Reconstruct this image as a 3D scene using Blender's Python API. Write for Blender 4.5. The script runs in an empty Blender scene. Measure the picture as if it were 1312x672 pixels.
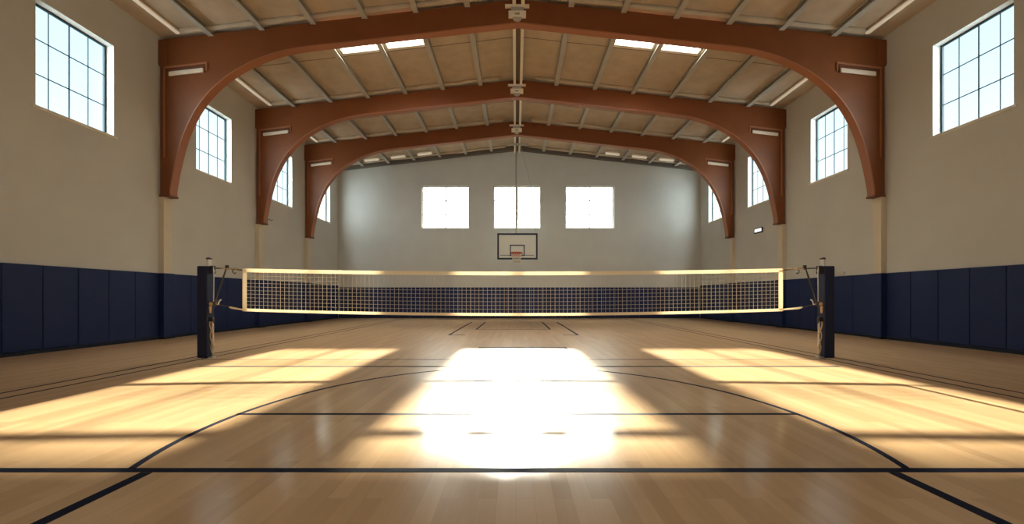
import bpy, bmesh, math, random
from mathutils import Vector, Matrix
random.seed(7)
SC = bpy.context.scene
COL = SC.collection
F = 500.0            # focal length in pixels of the 1312 px wide frame
VX, VY, EYE = 661.0, 381.0, 1.6
XL, XR = -13.6, 14.1
YB, YN = 29.8, -7.0  # back wall, near end wall behind the camera
RX = 0.1             # ridge line
ZE, ZR = 11.56, 13.11 # ceiling height at eaves and ridge
FRAMES = [14.85, 20.36, 25.1]
FD = 0.30            # arch depth
WT = 0.36            # wall thickness
WZ0, WZ1 = 7.05, 10.1
WINY = [(11.05, 13.2), (16.6, 18.66), (21.7, 23.72), (26.45, 28.55)]
BWX = [(-7.2, -3.6), (-1.68, 1.88), (3.82, 7.5)]
BZ0, BZ1 = 6.9, 10.1
SUN_TAN = 193.0 / F

def roof(x):
    return ZR - (ZR - ZE) * (RX - x) / (RX - XL) if x < RX else ZR - (ZR - ZE) * (x - RX) / (XR - RX)

# ------------------------------------------------------------------ materials
def mat(name, col, rough=0.6, metal=0.0, spec=0.5, noise=0.0, nscale=6.0, bump=0.0, bscale=40.0, coat=0.0, emis=None, es=0.0):
    m = bpy.data.materials.new(name); m.use_nodes = True
    nt = m.node_tree; b = nt.nodes['Principled BSDF']
    b.inputs['Base Color'].default_value = (*col, 1)
    b.inputs['Roughness'].default_value = rough
    b.inputs['Metallic'].default_value = metal
    b.inputs['Specular IOR Level'].default_value = spec
    b.inputs['Coat Weight'].default_value = coat
    tc = nt.nodes.new('ShaderNodeTexCoord')
    if noise:
        n = nt.nodes.new('ShaderNodeTexNoise'); n.inputs['Scale'].default_value = nscale; n.inputs['Detail'].default_value = 5
        nt.links.new(tc.outputs['Object'], n.inputs['Vector'])
        r = nt.nodes.new('ShaderNodeMapRange'); r.inputs[1].default_value = 0.3; r.inputs[2].default_value = 0.7
        r.inputs[3].default_value = 1 - noise; r.inputs[4].default_value = 1 + noise
        nt.links.new(n.outputs['Fac'], r.inputs[0])
        mx = nt.nodes.new('ShaderNodeVectorMath'); mx.operation = 'SCALE'
        mx.inputs[0].default_value = col
        nt.links.new(r.outputs[0], mx.inputs['Scale'])
        nt.links.new(mx.outputs[0], b.inputs['Base Color'])
    if bump:
        n2 = nt.nodes.new('ShaderNodeTexNoise'); n2.inputs['Scale'].default_value = bscale; n2.inputs['Detail'].default_value = 4
        nt.links.new(tc.outputs['Object'], n2.inputs['Vector'])
        bp = nt.nodes.new('ShaderNodeBump'); bp.inputs['Strength'].default_value = bump; bp.inputs['Distance'].default_value = 0.02
        nt.links.new(n2.outputs['Fac'], bp.inputs['Height']); nt.links.new(bp.outputs[0], b.inputs['Normal'])
    if emis:
        b.inputs['Emission Color'].default_value = (*emis, 1); b.inputs['Emission Strength'].default_value = es
    return m

def floor_mat():
    m = bpy.data.materials.new('maple_floor'); m.use_nodes = True
    nt = m.node_tree; b = nt.nodes['Principled BSDF']; L = nt.links.new
    g = nt.nodes.new('ShaderNodeNewGeometry')
    sp = nt.nodes.new('ShaderNodeSeparateXYZ'); L(g.outputs['Position'], sp.inputs[0])
    cb = nt.nodes.new('ShaderNodeCombineXYZ'); L(sp.outputs['Y'], cb.inputs['X']); L(sp.outputs['X'], cb.inputs['Y'])
    br = nt.nodes.new('ShaderNodeTexBrick'); L(cb.outputs[0], br.inputs['Vector'])
    br.inputs['Scale'].default_value = 1.0
    br.inputs['Brick Width'].default_value = 1.9; br.inputs['Row Height'].default_value = 0.15
    br.inputs['Mortar Size'].default_value = 0.0012; br.inputs['Mortar Smooth'].default_value = 0.1
    br.inputs['Bias'].default_value = 0.0
    br.offset = 0.37; br.offset_frequency = 2
    br.inputs['Color1'].default_value = FLOOR_A; br.inputs['Color2'].default_value = FLOOR_B
    br.inputs['Mortar'].default_value = (0.44, 0.29, 0.16, 1)
    # grain along the boards
    mp = nt.nodes.new('ShaderNodeMapping'); L(g.outputs['Position'], mp.inputs['Vector']); mp.inputs['Scale'].default_value = (14, 0.7, 1)
    n = nt.nodes.new('ShaderNodeTexNoise'); L(mp.outputs[0], n.inputs['Vector']); n.inputs['Scale'].default_value = 1.0; n.inputs['Detail'].default_value = 6
    r = nt.nodes.new('ShaderNodeMapRange'); L(n.outputs['Fac'], r.inputs[0])
    r.inputs[1].default_value = 0.25; r.inputs[2].default_value = 0.75; r.inputs[3].default_value = 0.95; r.inputs[4].default_value = 1.05
    vm = nt.nodes.new('ShaderNodeVectorMath'); vm.operation = 'SCALE'
    L(br.outputs['Color'], vm.inputs[0]); L(r.outputs[0], vm.inputs['Scale']); L(vm.outputs[0], b.inputs['Base Color'])
    n2 = nt.nodes.new('ShaderNodeTexNoise'); L(g.outputs['Position'], n2.inputs['Vector']); n2.inputs['Scale'].default_value = 1.3; n2.inputs['Detail'].default_value = 4
    r2 = nt.nodes.new('ShaderNodeMapRange'); L(n2.outputs['Fac'], r2.inputs[0]); r2.inputs[3].default_value = FLOOR_R - 0.005; r2.inputs[4].default_value = FLOOR_R + 0.012
    L(r2.outputs[0], b.inputs['Roughness'])
    b.inputs['Specular IOR Level'].default_value = FLOOR_SPEC
    b.inputs['Coat Weight'].default_value = 0.32; b.inputs['Coat Roughness'].default_value = 0.13
    return m

def ceiling_mat():
    m = mat('fibre_board', CEIL_COL, 0.9, spec=0.2, noise=0.10, nscale=1.7, bump=0.5, bscale=26)
    nt = m.node_tree; b = nt.nodes['Principled BSDF']; L = nt.links.new
    src = b.inputs['Base Color'].links[0].from_socket
    g = nt.nodes.new('ShaderNodeNewGeometry'); sp = nt.nodes.new('ShaderNodeSeparateXYZ'); L(g.outputs['Position'], sp.inputs[0])
    nz = nt.nodes.new('ShaderNodeTexNoise'); nz.inputs['Scale'].default_value = 0.7; L(g.outputs['Position'], nz.inputs['Vector'])
    ma = nt.nodes.new('ShaderNodeMath'); ma.operation = 'MULTIPLY_ADD'; L(nz.outputs['Fac'], ma.inputs[0]); ma.inputs[1].default_value = 0.12; L(sp.outputs['Y'], ma.inputs[2])
    cur = None
    for y in (2.2, 5.6, 8.9, 12.3, 17.3, 22.9, 27.3):
        s = nt.nodes.new('ShaderNodeMath'); s.operation = 'SUBTRACT'; L(ma.outputs[0], s.inputs[0]); s.inputs[1].default_value = y
        a = nt.nodes.new('ShaderNodeMath'); a.operation = 'ABSOLUTE'; L(s.outputs[0], a.inputs[0])
        if cur is None: cur = a.outputs[0]
        else:
            mn = nt.nodes.new('ShaderNodeMath'); mn.operation = 'MINIMUM'; L(cur, mn.inputs[0]); L(a.outputs[0], mn.inputs[1]); cur = mn.outputs[0]
    r = nt.nodes.new('ShaderNodeMapRange'); L(cur, r.inputs[0]); r.inputs[1].default_value = 0.012; r.inputs[2].default_value = 0.035
    r.inputs[3].default_value = 0.35; r.inputs[4].default_value = 1.0
    vm = nt.nodes.new('ShaderNodeVectorMath'); vm.operation = 'SCALE'; L(src, vm.inputs[0]); L(r.outputs[0], vm.inputs['Scale'])
    L(vm.outputs[0], b.inputs['Base Color'])
    return m

def glass_mat():
    m = bpy.data.materials.new('window_glass'); m.use_nodes = True
    nt = m.node_tree; nt.nodes.clear(); L = nt.links.new
    o = nt.nodes.new('ShaderNodeOutputMaterial'); t = nt.nodes.new('ShaderNodeBsdfTransparent'); t.inputs[0].default_value = (0.93, 0.97, 0.97, 1)
    g = nt.nodes.new('ShaderNodeBsdfGlossy'); g.inputs['Roughness'].default_value = 0.02
    lw = nt.nodes.new('ShaderNodeLayerWeight'); lw.inputs[0].default_value = 0.5
    p = nt.nodes.new('ShaderNodeMath'); p.operation = 'POWER'; L(lw.outputs['Facing'], p.inputs[0]); p.inputs[1].default_value = 5.0
    f = nt.nodes.new('ShaderNodeMath'); f.operation = 'MULTIPLY_ADD'; L(p.outputs[0], f.inputs[0]); f.inputs[1].default_value = 0.45; f.inputs[2].default_value = 0.02
    mx = nt.nodes.new('ShaderNodeMixShader'); L(f.outputs[0], mx.inputs[0]); L(t.outputs[0], mx.inputs[1]); L(g.outputs[0], mx.inputs[2]); L(mx.outputs[0], o.inputs[0])
    return m

def skylight_mat():
    m = bpy.data.materials.new('skylight_sheet'); m.use_nodes = True
    nt = m.node_tree; nt.nodes.clear(); L = nt.links.new
    o = nt.nodes.new('ShaderNodeOutputMaterial'); t = nt.nodes.new('ShaderNodeBsdfTransparent'); t.inputs[0].default_value = (0.95, 0.93, 0.88, 1)
    g = nt.nodes.new('ShaderNodeBsdfTranslucent'); g.inputs[0].default_value = (0.9, 0.88, 0.8, 1)
    mx = nt.nodes.new('ShaderNodeMixShader'); mx.inputs[0].default_value = 0.35
    L(t.outputs[0], mx.inputs[1]); L(g.outputs[0], mx.inputs[2]); L(mx.outputs[0], o.inputs[0])
    return m

FLOOR_A = (0.63, 0.405, 0.215, 1); FLOOR_B = (0.52, 0.32, 0.16, 1); FLOOR_R = 0.285; FLOOR_SPEC = 0.12
CEIL_COL = (0.50, 0.415, 0.31)
M = dict(
    plaster=mat('cream_plaster', (0.58, 0.575, 0.535), 0.85, spec=0.25, noise=0.03, nscale=0.8, bump=0.08, bscale=60),
    pilaster=mat('tan_plaster', (0.66, 0.58, 0.45), 0.8, spec=0.25, noise=0.03, nscale=1.5),
    trimwhite=mat('white_trim', (0.74, 0.70, 0.60), 0.6),
    pad=mat('navy_vinyl', (0.016, 0.029, 0.095), 0.55, spec=0.22, noise=0.06, nscale=3, bump=0.06, bscale=90),
    postpad=mat('dark_navy_vinyl', (0.016, 0.021, 0.055), 0.5, spec=0.25, noise=0.06, nscale=4, bump=0.06, bscale=90),
    base=mat('dark_rubber', (0.012, 0.015, 0.03), 0.6, spec=0.3),
    rust=mat('rust_brown_paint', (0.20, 0.058, 0.014), 0.5, spec=0.4, noise=0.06, nscale=1.2),
    rust_light=mat('orange_brown_edge', (0.34, 0.125, 0.05), 0.4, spec=0.5),
    rust_dark=mat('dark_brown_paint', (0.15, 0.045, 0.018), 0.55),
    purlin=mat('grey_galvanised', (0.43, 0.41, 0.36), 0.55, metal=0.0, noise=0.06, nscale=2),
    rafter=mat('dark_grey_steel', (0.14, 0.12, 0.10), 0.6),
    rail=mat('cream_steel', (0.80, 0.72, 0.57), 0.5, noise=0.04, nscale=3),
    raildark=mat('dark_channel', (0.16, 0.12, 0.08), 0.7),  # dark brown plate between the ridge rails
    lamp=mat('lamp_tube', (0.85, 0.78, 0.66), 0.4, emis=(1.0, 0.86, 0.66), es=0.10), lampoff=mat('lamp_cover', (0.74, 0.62, 0.48), 0.45),
    lampbody=mat('lamp_housing', (0.62, 0.56, 0.46), 0.5),
    winframe=mat('dark_teal_metal', (0.03, 0.05, 0.06), 0.5, spec=0.3),
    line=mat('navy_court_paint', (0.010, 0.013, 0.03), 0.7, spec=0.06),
    tape=mat('cream_webbing', (0.78, 0.66, 0.46), 0.75, noise=0.05, nscale=12),
    cord=mat('net_cord', (0.62, 0.57, 0.49), 0.8),
    darkcord=mat('dark_cable', (0.05, 0.045, 0.04), 0.6),
    rope=mat('tan_rope', (0.50, 0.36, 0.22), 0.8, noise=0.3, nscale=40),
    chrome=mat('bright_steel', (0.80, 0.79, 0.75), 0.35, metal=0.7),
    black=mat('black_metal', (0.02, 0.02, 0.022), 0.45),
    board=mat('pale_backboard', (0.74, 0.72, 0.62), 0.35),
    navy=mat('navy_border', (0.02, 0.025, 0.05), 0.45),
    red=mat('orange_red_rim', (0.62, 0.10, 0.035), 0.45),
    hoopnet=mat('white_hoop_net', (0.75, 0.70, 0.60), 0.8),
    whitebox=mat('white_lens', (0.88, 0.90, 0.90), 0.35, emis=(0.9, 0.97, 1.0), es=0.5),
    greybox=mat('pale_plastic', (0.48, 0.45, 0.38), 0.5),
)
def cloth(name, col, t):
    m = bpy.data.materials.new(name); m.use_nodes = True
    nt = m.node_tree; b = nt.nodes['Principled BSDF']; o = nt.nodes['Material Output']
    b.inputs['Base Color'].default_value = (*col, 1); b.inputs['Roughness'].default_value = 0.8; b.inputs['Specular IOR Level'].default_value = 0.2
    tl = nt.nodes.new('ShaderNodeBsdfTranslucent'); tl.inputs[0].default_value = (*col, 1)
    wv = nt.nodes.new('ShaderNodeTexNoise'); wv.inputs['Scale'].default_value = 30
    tc = nt.nodes.new('ShaderNodeTexCoord'); nt.links.new(tc.outputs['Object'], wv.inputs['Vector'])
    r = nt.nodes.new('ShaderNodeMapRange'); r.inputs[3].default_value = t-0.06; r.inputs[4].default_value = t+0.06; nt.links.new(wv.outputs['Fac'], r.inputs[0])
    mx = nt.nodes.new('ShaderNodeMixShader'); nt.links.new(r.outputs[0], mx.inputs[0]); nt.links.new(b.outputs[0], mx.inputs[1]); nt.links.new(tl.outputs[0], mx.inputs[2]); nt.links.new(mx.outputs[0], o.inputs[0])
    return m
M['tape'] = cloth('cream_webbing', (0.80, 0.72, 0.58), 0.45); M['cord'] = cloth('net_cord', (0.62, 0.58, 0.52), 0.3)
M['floor'] = floor_mat(); M['ceiling'] = ceiling_mat(); M['glass'] = glass_mat(); M['sky'] = skylight_mat()

# ------------------------------------------------------------------ mesh builder
class MB:
    def __init__(s): s.bm = bmesh.new()
    def face(s, vs):
        try: s.bm.faces.new(vs)
        except ValueError: pass
    def box(s, x0, x1, y0, y1, z0, z1):
        v = [s.bm.verts.new(p) for p in ((x0,y0,z0),(x1,y0,z0),(x1,y1,z0),(x0,y1,z0),(x0,y0,z1),(x1,y0,z1),(x1,y1,z1),(x0,y1,z1))]
        for f in ((0,3,2,1),(4,5,6,7),(0,1,5,4),(1,2,6,5),(2,3,7,6),(3,0,4,7)): s.face([v[i] for i in f])
        return s
    def prism(s, pts, ax, a, b):
        """pts: closed 2D outline; ax 'y' extrudes (x,z) along y, 'x' extrudes (y,z) along x, 'z' extrudes (x,y)"""
        def P(p, t): return {'y': (p[0], t, p[1]), 'x': (t, p[0], p[1]), 'z': (p[0], p[1], t)}[ax]
        A = [s.bm.verts.new(P(p, a)) for p in pts]; B = [s.bm.verts.new(P(p, b)) for p in pts]
        n = len(pts); s.face(A); s.face(list(reversed(B)))
        for i in range(n): s.face([A[i], B[i], B[(i+1)%n], A[(i+1)%n]])
        return s
    def strip(s, lo, hi, y0, y1):
        """a band between two equally long (x,z) polylines, extruded along y"""
        R = [[s.bm.verts.new((p[0], y, p[1])) for p in L] for L, y in ((lo,y0),(hi,y0),(hi,y1),(lo,y1))]
        n = len(lo)
        for i in range(n-1):
            for k in range(4):
                a, b = R[k], R[(k+1)%4]; s.face([a[i], a[i+1], b[i+1], b[i]])
        s.face([r[0] for r in R]); s.face([r[-1] for r in reversed(R)])
        return s
    def tube(s, pts, r, n=8, closed=False):
        pts = [Vector(p) for p in pts]; N = len(pts); rings = []
        for i, p in enumerate(pts):
            if closed: d = pts[(i+1)%N] - pts[i-1]
            else: d = pts[min(i+1, N-1)] - pts[max(i-1, 0)]
            d.normalize(); up = Vector((0,0,1)) if abs(d.z) < 0.9 else Vector((0,1,0))
            a = d.cross(up).normalized(); b = d.cross(a).normalized()
            rr = r[i] if isinstance(r, (list, tuple)) else r
            rings.append([s.bm.verts.new(p + a*math.cos(2*math.pi*k/n)*rr + b*math.sin(2*math.pi*k/n)*rr) for k in range(n)])
        for i in range(N if closed else N-1):
            A, B = rings[i], rings[(i+1)%N]
            for k in range(n): s.face([A[k], A[(k+1)%n], B[(k+1)%n], B[k]])
        if not closed: s.face(rings[0]); s.face(list(reversed(rings[-1])))
        return s
    def grid(s, us, vs, hole, P):
        V = {}
        def g(i, j):
            if (i, j) not in V: V[(i, j)] = s.bm.verts.new(P(us[i], vs[j]))
            return V[(i, j)]
        for i in range(len(us)-1):
            for j in range(len(vs)-1):
                if hole((us[i]+us[i+1])/2, (vs[j]+vs[j+1])/2): continue
                s.face([g(i,j), g(i+1,j), g(i+1,j+1), g(i,j+1)])
        return s
    def build(s, name, m, parent=None, bevel=0.0, smooth=False, solid=None, seg=2):
        bmesh.ops.recalc_face_normals(s.bm, faces=s.bm.faces[:])
        co = [v.co for v in s.bm.verts]
        if parent is None:
            org = Vector(((min(c.x for c in co)+max(c.x for c in co))/2, (min(c.y for c in co)+max(c.y for c in co))/2, min(c.z for c in co)))
        else:
            org = Vector(parent['_o'])
        for v in s.bm.verts: v.co -= org
        me = bpy.data.meshes.new(name); s.bm.to_mesh(me); s.bm.free()
        if smooth:
            for p in me.polygons: p.use_smooth = True
        o = bpy.data.objects.new(name, me); COL.objects.link(o)
        me.materials.append(M[m] if isinstance(m, str) else m)
        if parent is None: o.location = org
        else: o.parent = parent
        o['_o'] = tuple(org)
        if solid:
            md = o.modifiers.new('thickness', 'SOLIDIFY'); md.thickness = solid; md.offset = 1; md.use_even_offset = True
        if bevel:
            md = o.modifiers.new('bevel', 'BEVEL'); md.width = bevel; md.segments = seg; md.limit_method = 'ANGLE'
        return o

def tag(o, label=None, cat=None, group=None, kind=None):
    if label: o['label'] = label
    if cat: o['category'] = cat
    if group: o['group'] = group
    if kind: o['kind'] = kind
    return o
def empty(name, loc):
    o = bpy.data.objects.new(name, None); COL.objects.link(o); o.location = loc; o['_o'] = tuple(loc); o.empty_display_size = 0.2
    return o
def copy_tree(o, parent=None):
    c = o.copy(); COL.objects.link(c)
    if parent: c.parent = parent
    for ch in list(o.children): copy_tree(ch, c)
    return c
ORD = ['zeroth','first','second','third','fourth','fifth','sixth','seventh','eighth','ninth','tenth','eleventh','twelfth','thirteenth','fourteenth','fifteenth','sixteenth','seventeenth','eighteenth','nineteenth','twentieth']
SIDE = {-1: 'left', 1: 'right'}
ARCH = ['nearest', 'middle', 'farthest']

# ------------------------------------------------------------------ setting
fl = tag(MB().box(XL-WT, XR+WT, YN-WT, YB+WT, -0.2, 0).build('floor', 'floor'), 'varnished pale maple sports floor with navy court lines', 'floor', kind='structure')

def side_wall(x, sgn, name):
    ys = sorted({YN-WT, YB+WT, *[a for w in WINY for a in w]})
    zs = [0, WZ0, WZ1, ZE+0.02]
    def hole(y, z): return WZ0 < z < WZ1 and any(a < y < b for a, b in WINY)
    b = MB().grid(ys, zs, hole, lambda y, z: (x, y, z))
    bmesh.ops.recalc_face_normals(b.bm, faces=b.bm.faces[:])
    # wall body: push out by thickness
    geo = bmesh.ops.extrude_face_region(b.bm, geom=b.bm.faces[:])
    for v in geo['geom']:
        if isinstance(v, bmesh.types.BMVert): v.co.x += sgn * WT
    return tag(b.build(name, 'plaster'), None, None, kind='structure')
tag(side_wall(XL, -1, 'wall_left'), 'cream plastered side wall left of the net with four high windows', 'wall')
tag(side_wall(XR, 1, 'wall_right'), 'cream plastered side wall right of the net with four high windows', 'wall')

def gable(y, sgn, name, holes):
    xs = sorted({XL, XR, RX, *[a for w in holes for a in w]})
    zs = [0, BZ0, BZ1, 99]
    def hole(x, z): return BZ0 < z < BZ1 and any(a < x < b for a, b in holes)
    b = MB().grid(xs, zs, hole, lambda x, z: (x, y, min(z, roof(x)+0.02)))
    geo = bmesh.ops.extrude_face_region(b.bm, geom=b.bm.faces[:])
    for v in geo['geom']:
        if isinstance(v, bmesh.types.BMVert): v.co.y += sgn * WT
    return b.build(name, 'plaster')
tag(gable(YB, 1, 'wall_back', BWX), 'cream gable wall behind the basketball hoop with three windows', 'wall', kind='structure')
tag(gable(YN, -1, 'wall_front', BWX[1:2]), 'cream gable wall at the near end of the hall', 'wall', kind='structure')

# purlin lines
PUR = {-1: [RX-1.95*k for k in range(1, 7)], 1: [RX+2.0*k for k in range(1, 7)]}
SKY_Y = (FRAMES[0]+FD+0.12, 17.0)
SKY = [(s, k) for s in (-1, 1) for k in (2, 3)]
def sky_x(s, k):
    a, b = PUR[s][k-1], PUR[s][k]
    a, b = min(a, b), max(a, b)
    return a+0.19, b-0.19
xs = sorted({XL-WT-0.25, XR+WT+0.25, RX, *[x for s, k in SKY for x in sky_x(s, k)]})
ys = sorted({YN-WT, YB+WT, *SKY_Y})
b = MB().grid(xs, ys, lambda x, y: SKY_Y[0] < y < SKY_Y[1] and any(sky_x(s, k)[0] < x < sky_x(s, k)[1] for s, k in SKY), lambda x, y: (x, y, roof(x)))
geo = bmesh.ops.extrude_face_region(b.bm, geom=b.bm.faces[:])
for v in geo['geom']:
    if isinstance(v, bmesh.types.BMVert): v.co.z += 0.16
tag(b.build('ceiling', 'ceiling'), 'tan fibre board ceiling pitched up to the ridge', 'ceiling', kind='structure')

# ------------------------------------------------------------------ windows
def window(n, P, w, z0, z1, cols, rows, fat, label, sill_w):
    """P(u, d, z): u along the wall 0..w, d outward from the inner wall face"""
    root = empty('window_%d' % n, P(w/2, 0, z0)); tag(root, label, 'window', kind='structure')
    def bx(b, u0, u1, d0, d1, za, zb):
        p, q = P(u0, d0, za), P(u1, d1, zb)
        b.box(min(p[0],q[0]), max(p[0],q[0]), min(p[1],q[1]), max(p[1],q[1]), za, zb)
    e = 0.004; fw = 0.06; d0, d1 = 0.255, 0.32
    b = MB()
    bx(b, e, fw, d0, d1, z0+e, z1-e); bx(b, w-fw, w-e, d0, d1, z0+e, z1-e)
    bx(b, fw, w-fw, d0, d1, z0+e, z0+fw); bx(b, fw, w-fw, d0, d1, z1-fw, z1-e)
    fm = 'winframe' if fat < 0.05 else 'trimwhite'; b.build('window_frame', fm, root)
    b = MB()
    for i in range(1, cols):
        t = (fat if 2*i == cols else (0.022 if fat < 0.05 else 0.03))/2; u = w*i/cols
        bx(b, u-t, u+t, d0+0.022, d1-0.022, z0+fw, z1-fw)
    for j in range(1, rows):
        t = (0.026 if fat < 0.05 else 0.07)/2; z = z0+(z1-z0)*j/rows
        bx(b, fw, w-fw, d0+0.022, d1-0.022, z-t, z+t)
    b.build('muntin_grid', fm, root)
    b = MB(); bx(b, fw-0.01, w-fw+0.01, 0.285, 0.289, z0+fw-0.01, z1-fw+0.01); b.build('window_pane', 'glass', root)
    b = MB(); bx(b, -0.09, w+0.09, -0.05, -0.001, z0-0.09, z0-0.005); b.build('window_sill', 'trimwhite', root, bevel=0.01)
    return root
n = 0
names = ['nearest the camera, before the nearest arch', 'between the nearest and middle arches', 'between the middle and farthest arches', 'between the farthest arch and the back wall']
for s in (-1, 1):
    for i, (a, c) in enumerate(WINY):
        n += 1
        X = XL if s < 0 else XR
        window(n, (lambda u, d, z, X=X, s=s, a=a: (X + s*d, a+u, z)), c-a, WZ0, WZ1, 4, 3, 0.034, 'twelve paned window high in the %s wall %s' % (SIDE[s], names[i]), 0)
for i, (a, c) in enumerate(BWX):
    n += 1
    window(n, (lambda u, d, z, a=a: (a+u, YB+d, z)), c-a, BZ0, BZ1, 4, 3, 0.12, 'glaring window in the back wall, %s' % ['left of the hoop', 'above the hoop', 'right of the hoop'][i], 0)
fa, fc = BWX[1]  # window added out of view behind the camera to light the foreground
window(n+1, (lambda u, d, z: (fa+u, YN-d, z)), fc-fa, BZ0, BZ1, 4, 3, 0.034, 'added paned window in the near end wall, unseen, lets in fill light', 0)

# ------------------------------------------------------------------ arches
S1 = F/FRAMES[0]
inner_px = [(217,250),(217.5,240),(224,207),(234,172),(250,139),(271,113),(296,92.5),(329,75),(364,63.5),(402,57.5),(440,53.5),(520,44.2),(600,35),(664.4,28)]
inner = [((x-VX)/S1, EYE+(VY-y)/S1) for x, y in inner_px]
# smooth with Catmull-Rom
def smooth(P, k=4):
    out = []
    for i in range(len(P)-1):
        p0, p1, p2, p3 = P[max(i-1,0)], P[i], P[i+1], P[min(i+2,len(P)-1)]
        for t in range(k):
            t /= k
            out.append(tuple(0.5*((2*p1[c])+(-p0[c]+p2[c])*t+(2*p0[c]-5*p1[c]+4*p2[c]-p3[c])*t*t+(-p0[c]+3*p1[c]-3*p2[c]+p3[c])*t**3) for c in (0,1)))
    return out + [P[-1]]
inner = smooth(inner[:11]) + inner[11:]
KR = (XR-RX)/(RX-XL)
def mir(p): return (RX+(RX-p[0])*KR, p[1])
inner_full = inner + [mir(p) for p in reversed(inner[:-1])]
zleg = inner[0][1]
g_ = 0.004
WOFF = 0.07
outer = [(XL+WOFF, zleg), (XL+WOFF, 10.38), (XL+g_, 10.42), (XL+g_, ZE-0.16), (RX, ZR-0.16)]
outer_full = outer + [mir(p) for p in reversed(outer[:-1])]
def make_arch(y):
    r = empty('roof_arch', (RX, y+FD/2, zleg))
    MB().prism(list(reversed(outer_full)) + inner_full, 'y', y, y+FD).build('arch_rib', 'rust', r)
    # curved soffit plate under the rib
    lo = []
    for i, p in enumerate(inner_full):
        q0, q1 = inner_full[max(i-1,0)], inner_full[min(i+1,len(inner_full)-1)]
        d = Vector((q1[0]-q0[0], q1[1]-q0[1])).normalized(); nrm = Vector((d.y, -d.x))
        lo.append((p[0]+nrm.x*0.045, p[1]+nrm.y*0.045))
    MB().strip(lo, inner_full, y-0.004, y+FD+0.004).build('soffit_plate', 'rust_light', r)
    for s in (-1, 1):
        f = (lambda x: x) if s < 0 else (lambda x: mir((x, 0))[0])
        b = MB(); x0, x1 = f(XL+0.05), f(inner[0][0]+0.06)
        b.box(min(x0,x1), max(x0,x1), y-0.04, y+FD+0.04, zleg-0.07, zleg); b.build('base_plate', 'rust_dark', r, bevel=0.012)
        # raised border of the haunch panel
        b = MB()
        A = [(f(XL+0.22), 10.34), (f(XL+0.22), 6.9), (f(XL+0.27), 6.9), (f(XL+0.27), 10.27), (f(XL+1.82), 10.47), (f(XL+1.82), 10.20), (f(XL+1.88), 10.20), (f(XL+1.88), 10.545)]
        b.prism(A, 'y', y-0.05, y+0.001); b.build('panel_moulding', 'rust_light', r, bevel=0.008)
        b = MB(); x0, x1 = f(XL+g_), f(XL+0.36)
        b.box(min(x0,x1), max(x0,x1), y-0.02, y+FD+0.02, 10.46, ZE-0.20); b.build('haunch_cap', 'rust', r)
    return r
ar0 = make_arch(FRAMES[0])
tag(ar0, 'nearest rust brown steel roof arch, largest of the three spanning the hall', 'roof arch', 'rust brown roof arches')
for i in (1, 2):
    c = copy_tree(ar0); c.location.y = FRAMES[i]+FD/2
    c['label'] = ['', 'middle rust brown steel roof arch, behind the nearest one', 'farthest rust brown steel roof arch, smallest and closest to the back wall'][i]

# haunch lamps
def make_haunch(s):
    f = (lambda x: x) if s < 0 else (lambda x: mir((x, 0))[0])
    y = FRAMES[0]
    xa, xb = f(XL+0.46), f(XL+1.76); za, zb = 9.98, 10.13
    r = empty('strip_lamp', ((xa+xb)/2, y, 10.05))
    b = MB(); b.prism([(xa,za),(xb,zb),(xb,zb+0.16),(xa,za+0.16)], 'y', y-0.10, y-0.03); b.build('lamp_cover', 'lampoff', r, bevel=0.02)
    b = MB(); b.prism([(xa-0.06*(1 if xb>xa else -1),za+0.02),(xb+0.03*(1 if xb>xa else -1),zb+0.02),(xb+0.03*(1 if xb>xa else -1),zb+0.28),(xa-0.06*(1 if xb>xa else -1),za+0.28)], 'y', y-0.03, y-0.001)
    b.build('mounting_board', 'rust_dark', r)
    return r
for s in (-1, 1):
    h0 = make_haunch(s)
    for i in range(3):
        h = h0 if i == 0 else copy_tree(h0)
        if i: h.location.y += FRAMES[i]-FRAMES[0]
        tag(h, 'slim white strip lamp on the %s haunch of the %s brown arch' % (SIDE[s], ARCH[i]), 'lamp', 'strip lamps on the arch haunches')

# ------------------------------------------------------------------ purlins, one per bay
BAYS = [(YN, FRAMES[0]), (FRAMES[0]+FD, FRAMES[1]), (FRAMES[1]+FD, FRAMES[2]), (FRAMES[2]+FD, YB)]
BAYN = ['before the nearest arch', 'between nearest and middle arches', 'between middle and farthest arches', 'between farthest arch and back wall']
ORDR = ['', 'first', 'second', 'third', 'fourth', 'fifth', 'sixth']
def purlin(s, k, y0, y1):
    x = PUR[s][k-1]; z = roof(x)-0.012; w, h, t = 0.21, 0.23, 0.022
    c = -s  # open side towards the ridge
    b = MB()
    sl = abs(ZR-ZE)/13.9*0.09
    P = [(0,0),(w,0),(w,-0.05),(w-t,-0.05),(w-t,-t),(t,-t),(t,-h+t),(w-t,-h+t),(w-t,-h+0.05),(w,-h+0.05),(w,-h),(0,-h)]
    P = [(x + c*(p[0]-w/2), z-sl+p[1]) for p in P]
    b.prism(P, 'y', y0+0.008, y1-0.008)
    o = b.build('purlin', 'purlin')
    return tag(o, 'grey steel purlin %s, %s %s of the ridge' % (BAYN[bi], ORDR[k], SIDE[s]), 'purlin', 'steel purlins under the ceiling')
for bi, (y0, y1) in enumerate(BAYS):
    for s in (-1, 1):
        for k in range(1, 7): purlin(s, k, y0, y1)

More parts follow.
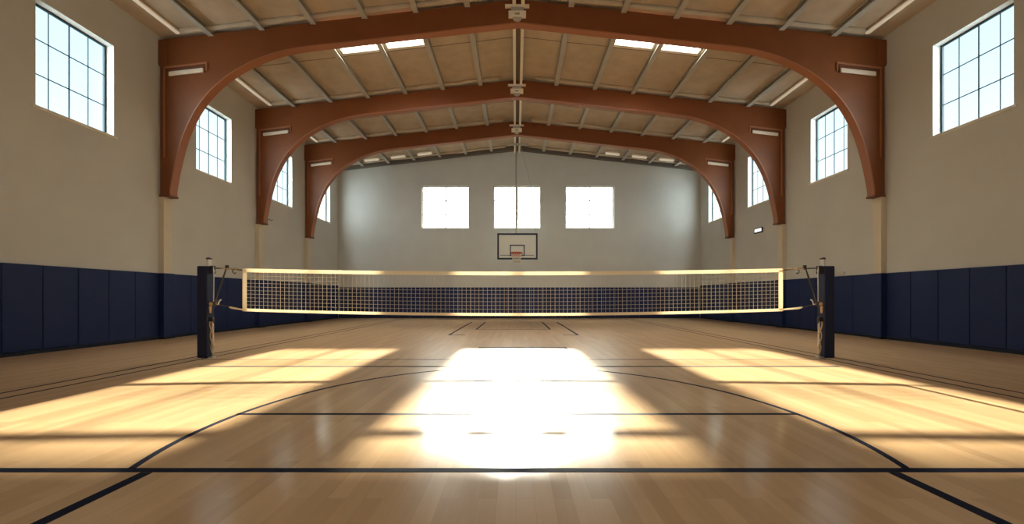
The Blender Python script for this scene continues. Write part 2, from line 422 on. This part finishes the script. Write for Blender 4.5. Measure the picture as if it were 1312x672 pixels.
# eaves strip lights, one per bay and side
for bi, (y0, y1) in enumerate(BAYS):
    for s in (-1, 1):
        x = -12.72 if s < 0 else 13.22
        z = roof(x)
        ya, yb = (3.0 if bi == 0 else y0+0.12), y1-0.12
        r = empty('strip_light', (x, (ya+yb)/2, z-0.16))
        MB().box(x-0.055, x+0.055, ya, yb, z-0.08, z-0.012).build('light_housing', 'lampbody', r, bevel=0.01)
        MB().box(x-0.075, x+0.075, ya+0.03, yb-0.03, z-0.16, z-0.08).build('light_diffuser', 'lamp', r, bevel=0.025)
        tag(r, 'long white strip light along the %s eaves %s' % (SIDE[s], BAYN[bi]), 'light', 'strip lights along the eaves')
# short strips across, by the back wall
for s in (-1, 1):
    for k in (3, 4, 5):
        a, c = sorted((PUR[s][k-1], PUR[s][k])); xm = (a+c)/2; hw = 0.52
        zf = lambda x: roof(x)-0.24
        r = empty('short_strip_light', (xm, 28.7, zf(xm)))
        b = MB(); b.prism([(xm-hw,zf(xm-hw)),(xm+hw,zf(xm+hw)),(xm+hw,zf(xm+hw)+0.11),(xm-hw,zf(xm-hw)+0.11)], 'y', 28.6, 28.85); b.build('light_diffuser', 'lamp', r, bevel=0.02)
        b = MB(); b.prism([(xm-hw+.1,zf(xm-hw+.1)+0.11),(xm+hw-.1,zf(xm+hw-.1)+0.11),(xm+hw-.1,roof(xm+hw-.1)-0.006),(xm-hw+.1,roof(xm-hw+.1)-0.006)], 'y', 28.66, 28.79); b.build('light_housing', 'lampbody', r)
        tag(r, 'short white strip light before the back wall, %s from the ridge on the %s slope' % (ORDR[k-2], SIDE[s]), 'light', 'short strip lights by the back wall')
# skylights
for s, k in SKY:
    a, c = sky_x(s, k); y0, y1 = SKY_Y
    r = empty('skylight', ((a+c)/2, (y0+y1)/2, roof((a+c)/2)))
    b = MB(); b.prism([(a+.002,roof(a+.002)+0.10),(c-.002,roof(c-.002)+0.10),(c-.002,roof(c-.002)+0.115),(a+.002,roof(a+.002)+0.115)], 'y', y0+.002, y1-.002); b.build('skylight_sheet', 'sky', r)
    b = MB()
    t = 0.07
    for (xa, xb, ya, yb) in ((a-t, c+t, y1, y1+0.16), (a-t, c+t, y0-0.1, y0), (a-t, a, y0, y1), (c, c+t, y0, y1)):
        b.prism([(xa,roof(xa)-0.035),(xb,roof(xb)-0.035),(xb,roof(xb)-0.004),(xa,roof(xa)-0.004)], 'y', ya, yb)
    b.build('skylight_frame', 'trimwhite', r)
    mid = (y0+y1)/2+0.35
    b = MB(); b.prism([(a+.01,roof(a)+0.03),(c-.01,roof(c)+0.03),(c-.01,roof(c)+0.07),(a+.01,roof(a)+0.07)], 'y', mid-0.02, mid+0.02); b.build('glazing_bar', 'trimwhite', r)
    tag(r, 'bright skylight panel on the %s roof slope, %s' % (SIDE[s], 'nearer the ridge' if k == 2 else 'nearer the eaves'), 'skylight', 'skylights beyond the nearest arch')

# insulation roll along the ceiling in front of each arch and the back wall, end rafter
tn = 0
for yy in FRAMES + [YB-0.28]:
    for s in (-1, 1):
        b = MB()
        x0, x1 = (XL+1.0, RX-0.9) if s < 0 else (RX+0.9, XR-1.0)
        N = 40; lo = []
        pts = [(x0+(x1-x0)*i/N) for i in range(N+1)]
        rad = 0.11
        b.tube([(x, yy-0.16, roof(x)-0.06+0.012*math.sin(x*3.1+yy)) for x in pts], [rad*(0.9+0.15*math.sin(x*1.7+yy*2)) for x in pts], 10)
        tn += 1
        b.build('trim_%d' % tn, M['ceiling'], smooth=True)['kind'] = 'structure'
for s in (-1, 1):
    x0, x1 = (XL+0.01, RX) if s < 0 else (RX, XR-0.01)
    tn += 1
    b = MB(); b.prism([(x0,roof(x0)-0.35),(x1,roof(x1)-0.35),(x1,roof(x1)-0.01),(x0,roof(x0)-0.01)], 'y', YB-0.24, YB-0.004)
    tag(b.build('trim_%d' % tn, 'rafter'), kind='structure')

# ------------------------------------------------------------------ ridge track and brackets
for bi, (y0, y1) in enumerate(BAYS):
    ya, yb = (2.0 if bi == 0 else y0+0.02), y1-(0.02 if bi == 3 else 0.18)
    r = empty('ridge_track', (RX, (ya+yb)/2, 12.6))
    for dx in (-0.165, 0.165):
        MB().box(RX+dx-0.065, RX+dx+0.065, ya, yb, 12.60, 12.76).build('rail', 'rail', r, bevel=0.012)
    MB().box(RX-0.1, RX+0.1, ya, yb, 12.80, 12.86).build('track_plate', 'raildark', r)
    for i in range(5):
        y = ya+0.15+(yb-ya-0.3)*i/4
        b = MB(); b.box(RX-0.23, RX+0.23, y-0.05, y+0.05, 12.86, 12.90)
        for dx in (-0.165, 0.165): b.box(RX+dx-0.05, RX+dx+0.05, y-0.05, y+0.05, 12.76, 12.86)
        b.box(RX-0.03, RX+0.03, y-0.03, y+0.03, 12.90, ZR-0.02)
        b.build('hanger_clip', 'rail', r)
    tag(r, 'cream twin rail track along the ridge %s' % BAYN[bi], 'track', 'ridge tracks')
def make_bracket():
    y = FRAMES[0]
    r = empty('ridge_bracket', (RX-0.05, y, 12.1)); X = RX-0.05
    MB().box(X-0.46, X+0.46, y-0.16, y-0.004, 12.58, 12.65).build('mounting_plate', 'rail', r, bevel=0.01)
    MB().box(X-0.24, X+0.24, y-0.11, y-0.004, 12.42, 12.58).build('clamp_block', 'purlin', r, bevel=0.015)
    b = MB(); b.box(X-0.33, X-0.09, y-0.14, y-0.004, 12.20, 12.42); b.box(X+0.09, X+0.33, y-0.14, y-0.004, 12.20, 12.42); b.box(X-0.09, X+0.09, y-0.14, y-0.004, 12.34, 12.42); b.box(X-0.09, X+0.09, y-0.14, y-0.004, 12.20, 12.28)
    b.build('clamp_jaw', 'rail', r, bevel=0.012)
    MB().box(X-0.085, X+0.085, y-0.06, y-0.004, 12.28, 12.34).build('slot_pin', 'black', r)
    b = MB(); pts = [(X+0.17*math.cos(math.pi+math.pi*i/10), 12.20+0.13*math.sin(math.pi+math.pi*i/10)) for i in range(11)]
    b.prism(pts, 'y', y-0.11, y-0.004); b.build('pulley_wheel', 'purlin', r, bevel=0.01)
    return r
br0 = make_bracket()
for i in range(3):
    r = br0 if i == 0 else copy_tree(br0)
    if i: r.location.y += FRAMES[i]-FRAMES[0]
    tag(r, 'cream clamp bracket at the peak of the %s brown arch' % ARCH[i], 'bracket', 'ridge brackets')

# ------------------------------------------------------------------ pilasters and padding
PH, PT, PB = 2.51, 0.06, 0.10
PD, PWID = 0.2, 0.35
pn = 0
for i, y in enumerate(FRAMES):
    for s in (-1, 1):
        X = XL if s < 0 else XR
        xa, xb = sorted((X, X-s*PD))
        o = MB().box(xa, xb, y, y+PWID, 0, zleg-0.072).build('pilaster', 'pilaster')
        tag(o, 'tan plastered pilaster on the %s wall under the %s arch' % (SIDE[s], ARCH[i]), 'pilaster', kind='structure')
        # wrap round pad
        o2 = MB(); xo = X-s*(PD+PT)
        P = [(X-s*0.002, y-PT), (xo, y-PT), (xo, y+PWID+PT), (X-s*0.002, y+PWID+PT), (X-s*0.002, y+PWID+0.004), (X-s*(PD+0.004), y+PWID+0.004), (X-s*(PD+0.004), y-0.004), (X-s*0.002, y-0.004)]
        o2.prism(P, 'z', PB, PH)
        tag(o2.build('pilaster_pad', 'pad', bevel=0.012), 'navy pad wrapped round the %s pilaster of the %s wall' % (ARCH[i], SIDE[s]), 'wall pad', 'pilaster pads')
def pad_proto(w, axis):
    b = MB()
    if axis == 'y': b.box(-PT/2, PT/2, -w/2+0.006, w/2-0.006, PB, PH)
    else: b.box(-w/2+0.006, w/2-0.006, -PT/2, PT/2, PB, PH)
    return b
segs = [(YN+0.1, FRAMES[0]-PT-0.004), (FRAMES[0]+PWID+PT+0.004, FRAMES[1]-PT-0.004), (FRAMES[1]+PWID+PT+0.004, FRAMES[2]-PT-0.004), (FRAMES[2]+PWID+PT+0.004, YB-PT-0.01)]
for si, (a, c) in enumerate(segs):
    nn = max(1, round((c-a)/0.92)); w = (c-a)/nn
    base = None
    for s in (-1, 1):
        X = (XL+PT/2+0.002) if s < 0 else (XR-PT/2-0.002)
        for k in range(nn):
            y = a+w*(k+0.5)
            if y+w < 8.6: continue
            if base is None:
                base = pad_proto(w, 'y').build('wall_pad', 'pad', bevel=0.018, seg=3); o = base
            else:
                o = base.copy(); COL.objects.link(o)
            o.location = (X, y, PB)
            if si == 0: lab = 'navy wall pad on the %s wall, %s pad nearer the camera than the nearest pilaster' % (SIDE[s], ORD[nn-k])
            else: lab = 'navy wall pad on the %s wall, %s pad beyond the %s pilaster' % (SIDE[s], ORD[k+1], ARCH[si-1])
            tag(o, lab, 'wall pad', 'wall pads along the %s wall' % SIDE[s])
a, c = XL+PT+0.02, XR-PT-0.02
nn = 30; w = (c-a)/nn; base = None; hoopx = 0.09
cl = [a+w*(k+0.5) for k in range(nn)]
ls = sorted([x for x in cl if x < hoopx], reverse=True); rs = sorted([x for x in cl if x >= hoopx])
for sd, lst in (('left', ls), ('right', rs)):
    for k, x in enumerate(lst):
        if base is None: base = pad_proto(w, 'x').build('wall_pad', 'pad', bevel=0.018, seg=3); o = base
        else: o = base.copy(); COL.objects.link(o)
        o.location = (x, YB-PT/2-0.002, PB); o.scale.z = 0.93
        tag(o, 'navy wall pad on the back wall, %s pad to the %s of the hoop' % (ORD[k+1], sd), 'wall pad', 'wall pads along the back wall')
# baseboards
for s, nm in ((-1, 'baseboard_left'), (1, 'baseboard_right')):
    X = XL if s < 0 else XR
    b = MB(); ysb = YN+0.02
    for (a, c) in segs:
        xa, xb = sorted((X-s*0.002, X-s*0.075)); b.box(xa, xb, a-0.0, c, 0, PB-0.005)
    for y in FRAMES:
        xa, xb = sorted((X-s*0.002, X-s*(PD+0.075))); b.box(xa, xb, y-0.062, y+PWID+0.062, 0, PB-0.005)
    tag(b.build(nm, 'base'), 'dark rubber skirting at the foot of the %s wall' % SIDE[s], 'baseboard', kind='structure')
tag(MB().box(XL+0.09, XR-0.09, YB-0.075, YB-0.002, 0, PB-0.005).build('baseboard_back', 'base'), 'dark rubber skirting at the foot of the back wall', 'baseboard', kind='structure')

# ------------------------------------------------------------------ court lines (paint on the floor)
HP = 0.0025
def line(name, x0, x1, y0, y1):
    o = MB().box(min(x0,x1), max(x0,x1), min(y0,y1), max(y0,y1), -0.001, HP).build(name, 'line', fl); o['kind'] = 'structure'
def fx(px, Y): return (px-VX)*Y/F
def fy(py): return F*EYE/(py-VY)
yA = fy(603)
line('baseline', XL+0.3, XR-0.3, yA-0.042, yA+0.042)
line('lane_line', -3.42, -3.31, -2.5, yA-0.05); line('lane_line', 3.39, 3.50, -2.5, yA-0.05)
line('cross_line', -7.3, 7.45, fy(470)-0.05, fy(470)+0.05)
yC = 4.95
line('diameter_line', -3.82, 3.86, fy(531)-0.035, fy(531)+0.035)
for x in (-8.1, -8.56): line('sideline', x-0.032, x+0.032, 2.0, 28.5)
for x in (7.98, 8.43): line('sideline', x-0.032, x+0.032, 2.0, 28.5)
line('far_cross_line', -8.1, 7.98, fy(461)-0.025, fy(461)+0.025)
yk = fy(429.6)
line('far_lane_line', -2.87, -2.77, yk, 25); line('far_lane_line', 2.57, 2.67, yk, 25)
line('far_lane_end', -2.87, -2.15, yk-0.07, yk+0.07); line('far_lane_end', 1.98, 2.67, yk-0.07, yk+0.07)
yk2 = fy(422.5)
line('inner_lane_line', -2.0, -1.91, yk2, 25); line('inner_lane_line', 1.64, 1.73, yk2, 25)
line('inner_lane_end', -2.0, 1.73, yk2-0.06, yk2+0.06)
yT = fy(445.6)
line('t_bar', -1.18, 1.6, yT-0.07, yT+0.07); line('t_bar_hook', 1.52, 1.6, yT-0.5, yT-0.07)  # dark bar beyond the net with a short hook at its right end
# centre circle arc from the baseline round the far side
cx, rx = 0.03, 3.83
a0 = math.asin(max(-1, (yA-yC)/4.0))
N = 140; b = MB(); R0 = [(math.cos(a0+(math.pi-2*a0)*i/N), math.sin(a0+(math.pi-2*a0)*i/N)) for i in range(N+1)]
rings = []
for rr in (-0.035, 0.035):
    for z in (-0.001, HP): rings.append([b.bm.verts.new((cx+(rx+rr)*c, yC+(3.95+rr)*s_, z)) for c, s_ in R0])
for i in range(N):
    for p, q in ((0,1),(1,3),(3,2),(2,0)): b.face([rings[p][i], rings[p][i+1], rings[q][i+1], rings[q][i]])
b.build('circle_line', 'line', fl)['kind'] = 'structure'

# ------------------------------------------------------------------ volleyball posts
PY = 10.26; PS = F/PY
def make_post(s):
    r = empty('volleyball_post', (s*8.26, PY+0.12, 0))
    def bx(x0, x1, y0, y1, z0, z1, nm, m, bev=0.0, par=r):
        a, c = sorted((s*x0, s*x1)); return MB().box(a, c, y0, y1, z0, z1).build(nm, m, par, bevel=bev)
    bx(8.125, 8.39, PY, PY+0.25, 0.0, 2.42, 'post_pad', 'postpad', 0.02)
    # post head above the padding
    b = MB(); b.tube([(s*8.16, PY+0.12, 2.421), (s*8.16, PY+0.12, 2.60)], 0.05, 14); b.build('post_pole', 'chrome', r, smooth=False)
    b = MB(); b.tube([(s*8.16, PY+0.12, 2.60), (s*8.16, PY+0.12, 2.635), (s*8.155, PY+0.12, 2.65)], [0.066, 0.066, 0.03], 14); b.build('pole_cap', 'black', r)
    b = MB()
    for z in (2.30, 2.37): b.tube([(s*8.075, PY+0.10, z), (s*8.075, PY+0.15, z)], 0.045, 16)
    b.build('pulley_wheel', 'chrome', r)
    b = MB(); b.box(min(s*8.124, s*8.03), max(s*8.124, s*8.03), PY+0.07, PY+0.095, 2.22, 2.43); b.box(min(s*8.124, s*8.03), max(s*8.124, s*8.03), PY+0.155, PY+0.18, 2.22, 2.43); b.build('pulley_bracket', 'black', r, bevel=0.006)
    b = MB(); b.tube([(s*8.035, PY+0.125, 2.30), (s*8.045, PY+0.125, 1.46)], 0.012, 8); b.build('cable', 'chrome', r)
    # winch at half height
    w = bx(8.0, 8.124, PY+0.05, PY+0.19, 1.36, 1.48, 'winch', 'black', 0.015)
    b = MB(); b.tube([(s*7.99, PY+0.12, 1.42), (s*7.90, PY+0.10, 1.40), (s*7.86, PY+0.08, 1.50)], 0.014, 8); b.tube([(s*7.86, PY+0.08, 1.50), (s*7.80, PY+0.06, 1.53)], 0.02, 8); b.build('winch_handle', 'chrome', w)
    b = MB(); b.tube([(s*8.055, PY+0.04, 1.42), (s*8.055, PY+0.2, 1.42)], 0.05, 14); b.build('winch_drum', 'rope', w)
    b = MB(); b.tube([(s*8.06, PY+0.03, 1.36), (s*8.06, PY+0.03, 1.18)], [0.03, 0.022], 8); b.build('cable_tail', 'rope', r)
    bx(8.035, 8.124, PY+0.08, PY+0.16, 0.93, 1.06, 'strap_bracket', 'black', 0.01)
    # twisted tie down ropes to the floor anchor
    b = MB()
    for ph in (0, math.pi):
        b.tube([(s*(8.065-0.05*t - 0.028*math.cos(ph+t*9)), PY+0.06+0.028*math.sin(ph+t*9), 0.95-0.91*t) for t in [i/40 for i in range(41)]], 0.015, 7)
    b.build('tie_rope', 'rope', r, smooth=True)
    b = MB()
    for i in range(11):
        z = 0.86-0.075*i; c = Vector((s*(8.00+0.006*i*0), PY+0.055, z)); pts = []
        for q in range(10):
            a = 2*math.pi*q/10
            pts.append(c + (Vector((math.cos(a)*0.017, 0, math.sin(a)*0.042)) if i % 2 else Vector((0, math.cos(a)*0.017, math.sin(a)*0.042))))
        b.tube(pts, 0.007, 6, closed=True)
    b.build('chain', 'chrome', r)
    b = MB(); b.box(min(s*7.96, s*8.1), max(s*7.96, s*8.1), PY+0.0, PY+0.13, 0.0, 0.02); b.tube([(s*8.015, PY+0.06, 0.02), (s*8.015, PY+0.06, 0.07)], 0.02, 10); b.build('floor_anchor', 'chrome', r)
    return r
tag(make_post(-1), 'navy padded volleyball post at the left end of the net', 'volleyball post', 'volleyball posts')
tag(make_post(1), 'navy padded volleyball post at the right end of the net', 'volleyball post', 'volleyball posts')

# ------------------------------------------------------------------ net
NY = PY+0.125
nx0, nx1 = -7.27, 7.10
nm_ = (nx0+nx1)/2; nh = (nx1-nx0)/2
def ztop(x): return 2.28+0.085*((x-nm_)/nh)**2
def zbot(x): return 1.10+0.125*((x-nm_)/nh)**2
net = empty('volleyball_net', (nm_, NY, 1.1))
def tape(f, h, nm, dy):
    b = MB(); N = 60; X = [nx0+(nx1-nx0)*i/N for i in range(N+1)]
    b.strip([(x, f(x)-h) for x in X], [(x, f(x)) for x in X], NY-dy, NY+dy); return b.build(nm, 'tape', net)
tape(ztop, 0.10, 'top_tape', 0.012)
tape(lambda x: zbot(x)+0.075, 0.075, 'bottom_tape', 0.010)
for x0, x1 in ((nx0, nx0+0.105), (nx1-0.105, nx1)):
    xm = (x0+x1)/2
    MB().box(x0, x1, NY-0.014, NY+0.014, zbot(xm)+0.02, ztop(xm)-0.05).build('side_band', 'tape', net, bevel=0.004)
b = MB(); t = 0.0038
nv = 126
for i in range(1, nv):
    x = nx0+0.105+(nx1-nx0-0.21)*i/nv
    b.box(x-t, x+t, NY-t, NY+t, zbot(x)+0.06, ztop(x)-0.09)
for j in range(1, 10):
    f = j/10; X = [nx0+0.1+(nx1-nx0-0.2)*i/40 for i in range(41)]
    zc = lambda x: (zbot(x)+0.075)*(1-f)+(ztop(x)-0.10)*f
    b.strip([(x, zc(x)-t) for x in X], [(x, zc(x)+t) for x in X], NY-t, NY+t)
b.build('net_mesh', 'cord', net)
for s in (-1, 1):
    ex = nx0 if s < 0 else nx1
    ax = abs(ex)
    zt, zb = ztop(ex)-0.05, zbot(ex)+0.04
    b = MB(); b.tube([(s*ax, NY, zt), (s*(ax+0.35), NY, 2.355), (s*8.03, NY, 2.37)], 0.016, 8); b.build('top_cord', 'darkcord', net)
    b = MB()
    b.tube([(s*(ax+0.12+0.45*i/24), NY-0.02+0.02*math.sin(i*1.7), 2.355+0.014*math.cos(i*2.1)) for i in range(25)], 0.017, 7); b.build('lashing_rope', 'rope', net, smooth=True)
    b = MB(); b.tube([(s*7.50, NY-0.03, 2.33), (s*7.52, NY-0.03, 2.26), (s*7.47, NY-0.03, 2.22), (s*7.43, NY-0.03, 2.25)], 0.014, 7); b.build('hook', 'darkcord', net)
    b = MB()
    b.tube([(s*7.68, NY-0.01, 2.42), (s*7.82, NY-0.02, 2.0), (s*7.985, NY-0.02, 1.45)], 0.017, 8)
    b.tube([(s*7.68, NY-0.01, 2.42), (s*7.78, NY-0.035, 2.0), (s*7.975, NY-0.05, 1.47)], 0.010, 8); b.build('tension_strap', 'darkcord', net)
    b = MB(); b.box(min(s*7.65, s*7.72), max(s*7.65, s*7.72), NY-0.03, NY+0.03, 2.33, 2.45); b.build('strap_buckle', 'black', net, bevel=0.01)
    b = MB(); b.tube([(s*7.985, NY-0.01, 1.42), (s*7.7, NY, 1.35), (s*7.56, NY, 1.315)], 0.014, 8); b.build('bottom_cord', 'darkcord', net)
    b = MB(); b.tube([(s*7.62, NY, 1.335), (s*7.58, NY, 1.32), (s*7.50, NY, 1.305), (s*(ax+0.05), NY, zb+0.01), (s*ax, NY, zb)], [0.018, 0.028, 0.028, 0.02, 0.022], 10); b.build('tensioner', 'tape', net)
tag(net, 'white taped volleyball net stretched between two navy posts', 'volleyball net')

# ------------------------------------------------------------------ basketball hoop hung from the roof
HY = 27.8; HS = F/HY
def hx(px): return (px-VX)/HS
def hz(py): return EYE+(VY-py)/HS
hp = empty('basketball_hoop', (hx(662.5), HY, hz(338)))
x0, x1, z0, z1 = hx(637.5), hx(688.5), hz(332.5), hz(299.5)
MB().box(x0, x1, HY, HY+0.05, z0, z1).build('backboard', 'board', hp)
def border(x0, x1, z0, z1, t, nm):
    b = MB(); y0, y1 = HY-0.02, HY+0.002
    b.box(x0, x1, y0, y1, z0, z0+t); b.box(x0, x1, y0, y1, z1-t, z1); b.box(x0, x0+t, y0, y1, z0+t, z1-t); b.box(x1-t, x1, y0, y1, z0+t, z1-t)
    return b.build(nm, 'navy', hp)
border(x0-0.02, x1+0.02, z0-0.02, z1+0.02, 0.12, 'backboard_border')
border(hx(653.3), hx(672.2), hz(328), hz(314), 0.07, 'target_square')
MB().box(hx(641), hx(684), HY-0.012, HY+0.001, hz(327.6), hz(327.0)).build('lower_line', 'navy', hp)
rc = hx(661.8); rz = hz(325.5); rr = 0.39; ry = HY-0.1-rr
b = MB(); b.tube([(rc+rr*math.cos(2*math.pi*i/32), ry+rr*math.sin(2*math.pi*i/32), rz) for i in range(32)], 0.05, 8, closed=True)
rim = b.build('rim', 'red', hp, smooth=True)
b = MB(); b.box(rc-0.2, rc+0.2, HY-0.12, HY-0.001, rz-0.16, rz+0.05); b.box(rc-0.28, rc+0.28, HY-0.03, HY-0.001, rz-0.16, rz+0.1); b.build('rim_bracket', 'red', rim)
b = MB()
for i in range(16):
    for sg in (-1, 1):
        pts = []
        for j in range(5):
            tt = j/4; a = 2*math.pi*(i+sg*j*0.5)/16; q = rr*(1-0.42*tt**0.8)
            pts.append((rc+q*math.cos(a), ry+q*math.sin(a), rz-0.03-0.66*tt))
        b.tube(pts, 0.012, 5)
b.build('hoop_net', 'hoopnet', hp)
mx = hx(661.2)
b = MB(); b.tube([(mx, HY+0.12, z0+0.3), (mx, HY+0.12, 12.48)], 0.05, 12); b.build('hanging_pole', 'purlin', hp, smooth=True)
b = MB()
for zz in (z0+0.35, z1-0.25): b.box(mx-0.5, mx+0.5, HY+0.05, HY+0.09, zz-0.05, zz+0.05); b.box(mx-0.06, mx+0.06, HY+0.09, HY+0.17, zz-0.06, zz+0.06)
b.build('mounting_bar', 'purlin', hp)
b = MB(); b.tube([(hx(686), HY+0.06, z1-0.1), (hx(683), HY+0.12, 9.0), (0.35, HY+0.12, 12.48)], 0.014, 8); b.build('stay_cable', 'purlin', hp)
b = MB(); b.box(mx-0.5, mx+0.9, HY+0.04, HY+0.2, 12.48, 12.595); b.build('ceiling_mount', 'purlin', hp)
tag(hp, 'basketball hoop and backboard with navy border below the middle back window', 'basketball hoop')

# ------------------------------------------------------------------ small wall fittings
def wy(px, X): return F*X/(px-VX)
ya, yb = wy(978, XR), wy(967.5, XR)
r = empty('wall_lamp', (XR, (ya+yb)/2, 5.46))
def slant(b, x0, x1, ya, yb, za, zb, h): b.prism([(ya, za-h), (yb, zb-h), (yb, zb+h), (ya, za+h)], 'x', x0, x1)
b = MB(); slant(b, XR-0.08, XR, ya, yb, 5.46, 5.46, 0.15); b.build('light_case', 'black', r, bevel=0.03)
b = MB(); slant(b, XR-0.10, XR-0.08, ya+0.05, yb-0.10, 5.47, 5.47, 0.085); b.build('light_lens', 'whitebox', r, bevel=0.008)
tag(r, 'small black and white emergency light on the right wall', 'emergency light')
r = empty('wall_socket', (XR, 16.85, 2.58))
b = MB(); b.box(XR-0.05, XR-0.002, 16.72, 16.98, 2.57, 2.69); b.build('socket_box', 'greybox', r, bevel=0.02)
b = MB(); b.box(XR-0.056, XR-0.05, 16.76, 16.83, 2.60, 2.66); b.box(XR-0.056, XR-0.05, 16.87, 16.94, 2.60, 2.66); b.build('socket_cover', 'trimwhite', r)
tag(r, 'pale socket box above the navy pads beside the right post', 'wall socket')
r = empty('wall_hook', (XL, 21.5, 5.8))
b = MB(); b.box(XL+0.002, XL+0.02, 21.3, 21.7, 5.80, 5.88); b.build('hook_plate', 'greybox', r, bevel=0.006)
b = MB()
for y in (21.38, 21.62): b.tube([(XL+0.02, y, 5.85), (XL+0.10, y, 5.85), (XL+0.12, y, 5.90)], 0.018, 8)
b.build('hook_peg', 'rafter', r)
tag(r, 'small twin hook high on the left wall between nearest and middle arches', 'wall hook')

# ------------------------------------------------------------------ light
el = math.atan(SUN_TAN)
sd = bpy.data.lights.new('sun', 'SUN'); sun = bpy.data.objects.new('sun', sd); COL.objects.link(sun)
sd.energy = 16.5; sd.angle = math.radians(1.1); sd.color = (1.0, 0.89, 0.73)
sun.location = (0, 60, 30)
sun.rotation_euler = Vector((0, -math.cos(el), -math.sin(el))).to_track_quat('-Z', 'Y').to_euler()

W = bpy.data.worlds.new('sky'); SC.world = W; W.use_nodes = True
nt = W.node_tree; nt.nodes.clear(); L = nt.links.new
out = nt.nodes.new('ShaderNodeOutputWorld'); bg = nt.nodes.new('ShaderNodeBackground'); L(bg.outputs[0], out.inputs[0])
tc = nt.nodes.new('ShaderNodeTexCoord')
def dotn(v):
    d = nt.nodes.new('ShaderNodeVectorMath'); d.operation = 'DOT_PRODUCT'; L(tc.outputs['Generated'], d.inputs[0]); d.inputs[1].default_value = v; return d.outputs['Value']
def rng(sock, a, c, lo, hi):
    r = nt.nodes.new('ShaderNodeMapRange'); r.interpolation_type = 'SMOOTHSTEP'; L(sock, r.inputs[0])
    for i, v in enumerate((a, c, lo, hi)): r.inputs[1+i].default_value = v
    return r.outputs[0]
def scaled(col, sock):
    s = nt.nodes.new('ShaderNodeVectorMath'); s.operation = 'SCALE'; s.inputs[0].default_value = col; L(sock, s.inputs['Scale']); return s.outputs[0]
def add(a, c):
    s = nt.nodes.new('ShaderNodeVectorMath'); s.operation = 'ADD'; L(a, s.inputs[0]); L(c, s.inputs[1]); return s.outputs[0]
SUNV = (0, math.cos(el), math.sin(el))
SKY_BASE, SKY_SUN, SKY_TOP, SKY_BACK = 0.76, 14.0, 23.0, 4.6
up = dotn((0, 0, 1)); sn = dotn(SUNV)
mixc = nt.nodes.new('ShaderNodeMix'); mixc.data_type = 'RGBA'
L(rng(up, 0.05, 0.55, 0, 1), mixc.inputs[0]); mixc.inputs[6].default_value = (0.80, 0.88, 0.88, 1); mixc.inputs[7].default_value = (0.50, 0.74, 0.90, 1)
nz = nt.nodes.new('ShaderNodeTexNoise'); nz.inputs['Scale'].default_value = 2.2; nz.inputs['Detail'].default_value = 5; L(tc.outputs['Generated'], nz.inputs['Vector'])
mixd = nt.nodes.new('ShaderNodeMix'); mixd.data_type = 'RGBA'; L(rng(nz.outputs['Fac'], 0.45, 0.7, 0, 0.6), mixd.inputs[0]); L(mixc.outputs[2], mixd.inputs[6]); mixd.inputs[7].default_value = (0.92, 0.94, 0.92, 1)
hz_ = nt.nodes.new('ShaderNodeVectorMath'); hz_.operation = 'SCALE'; L(mixd.outputs[2], hz_.inputs[0]); L(rng(up, -0.1, 0.02, 0.4*SKY_BASE, SKY_BASE), hz_.inputs['Scale'])
c = add(hz_.outputs[0], scaled((1.0, 0.95, 0.85), rng(sn, 0.87, 0.98, 0, SKY_SUN)))
c = add(c, scaled((0.95, 0.95, 0.92), rng(up, 0.66, 0.95, 0, SKY_TOP)))
c = add(c, scaled((0.86, 0.96, 1.0), rng(dotn((0, -1, 0)), 0.0, 0.6, 0, SKY_BACK)))
L(c, bg.inputs['Color']); bg.inputs['Strength'].default_value = 1.0

# daylight comes in through the openings, the near end one added: sampling portals in the window and skylight planes
def portal(loc, sx, sy, inward):
    d = bpy.data.lights.new('daylight_portal', 'AREA'); o = bpy.data.objects.new('daylight_portal', d); COL.objects.link(o)
    d.shape = 'RECTANGLE'; d.size = sx; d.size_y = sy; d.cycles.is_portal = True
    o.location = loc; o.rotation_euler = Vector(inward).to_track_quat('-Z', 'Y').to_euler()
for s in (-1, 1):
    for a, c in WINY: portal(((XL if s < 0 else XR)+s*0.34, (a+c)/2, (WZ0+WZ1)/2), c-a, WZ1-WZ0, (-s, 0, 0))
for a, c in BWX: portal(((a+c)/2, YB+0.34, (BZ0+BZ1)/2), c-a, BZ1-BZ0, (0, -1, 0))
portal(((fa+fc)/2, YN-0.34, (BZ0+BZ1)/2), fc-fa, BZ1-BZ0, (0, 1, 0))
for s, k in SKY:
    a, c = sky_x(s, k); portal(((a+c)/2, (SKY_Y[0]+SKY_Y[1])/2, roof((a+c)/2)+0.24), c-a, SKY_Y[1]-SKY_Y[0], (0, 0, -1))

# ------------------------------------------------------------------ camera and view
cd = bpy.data.cameras.new('camera'); cam = bpy.data.objects.new('camera', cd); COL.objects.link(cam)
cd.sensor_fit = 'HORIZONTAL'; cd.sensor_width = 36.0; cd.lens = 36.0*F/1312
cd.shift_x = -(VX-656)/1312; cd.shift_y = (VY-336)/1312
cd.clip_start = 0.05; cd.clip_end = 500
cam.location = (0, 0, EYE); cam.rotation_euler = (math.pi/2, 0, 0)
SC.camera = cam
vs = SC.view_settings
vs.view_transform = 'Standard'; vs.look = 'None'; vs.gamma = 1.0; vs.use_curve_mapping = False; vs.exposure = 1.2
SC.cycles.max_bounces = 12; SC.cycles.diffuse_bounces = 8; SC.cycles.glossy_bounces = 4; SC.cycles.transparent_max_bounces = 12
SC.cycles.use_denoising = True; SC.cycles.sample_clamp_indirect = 5.0
for o in list(bpy.data.objects):
    if '_o' in o: del o['_o']
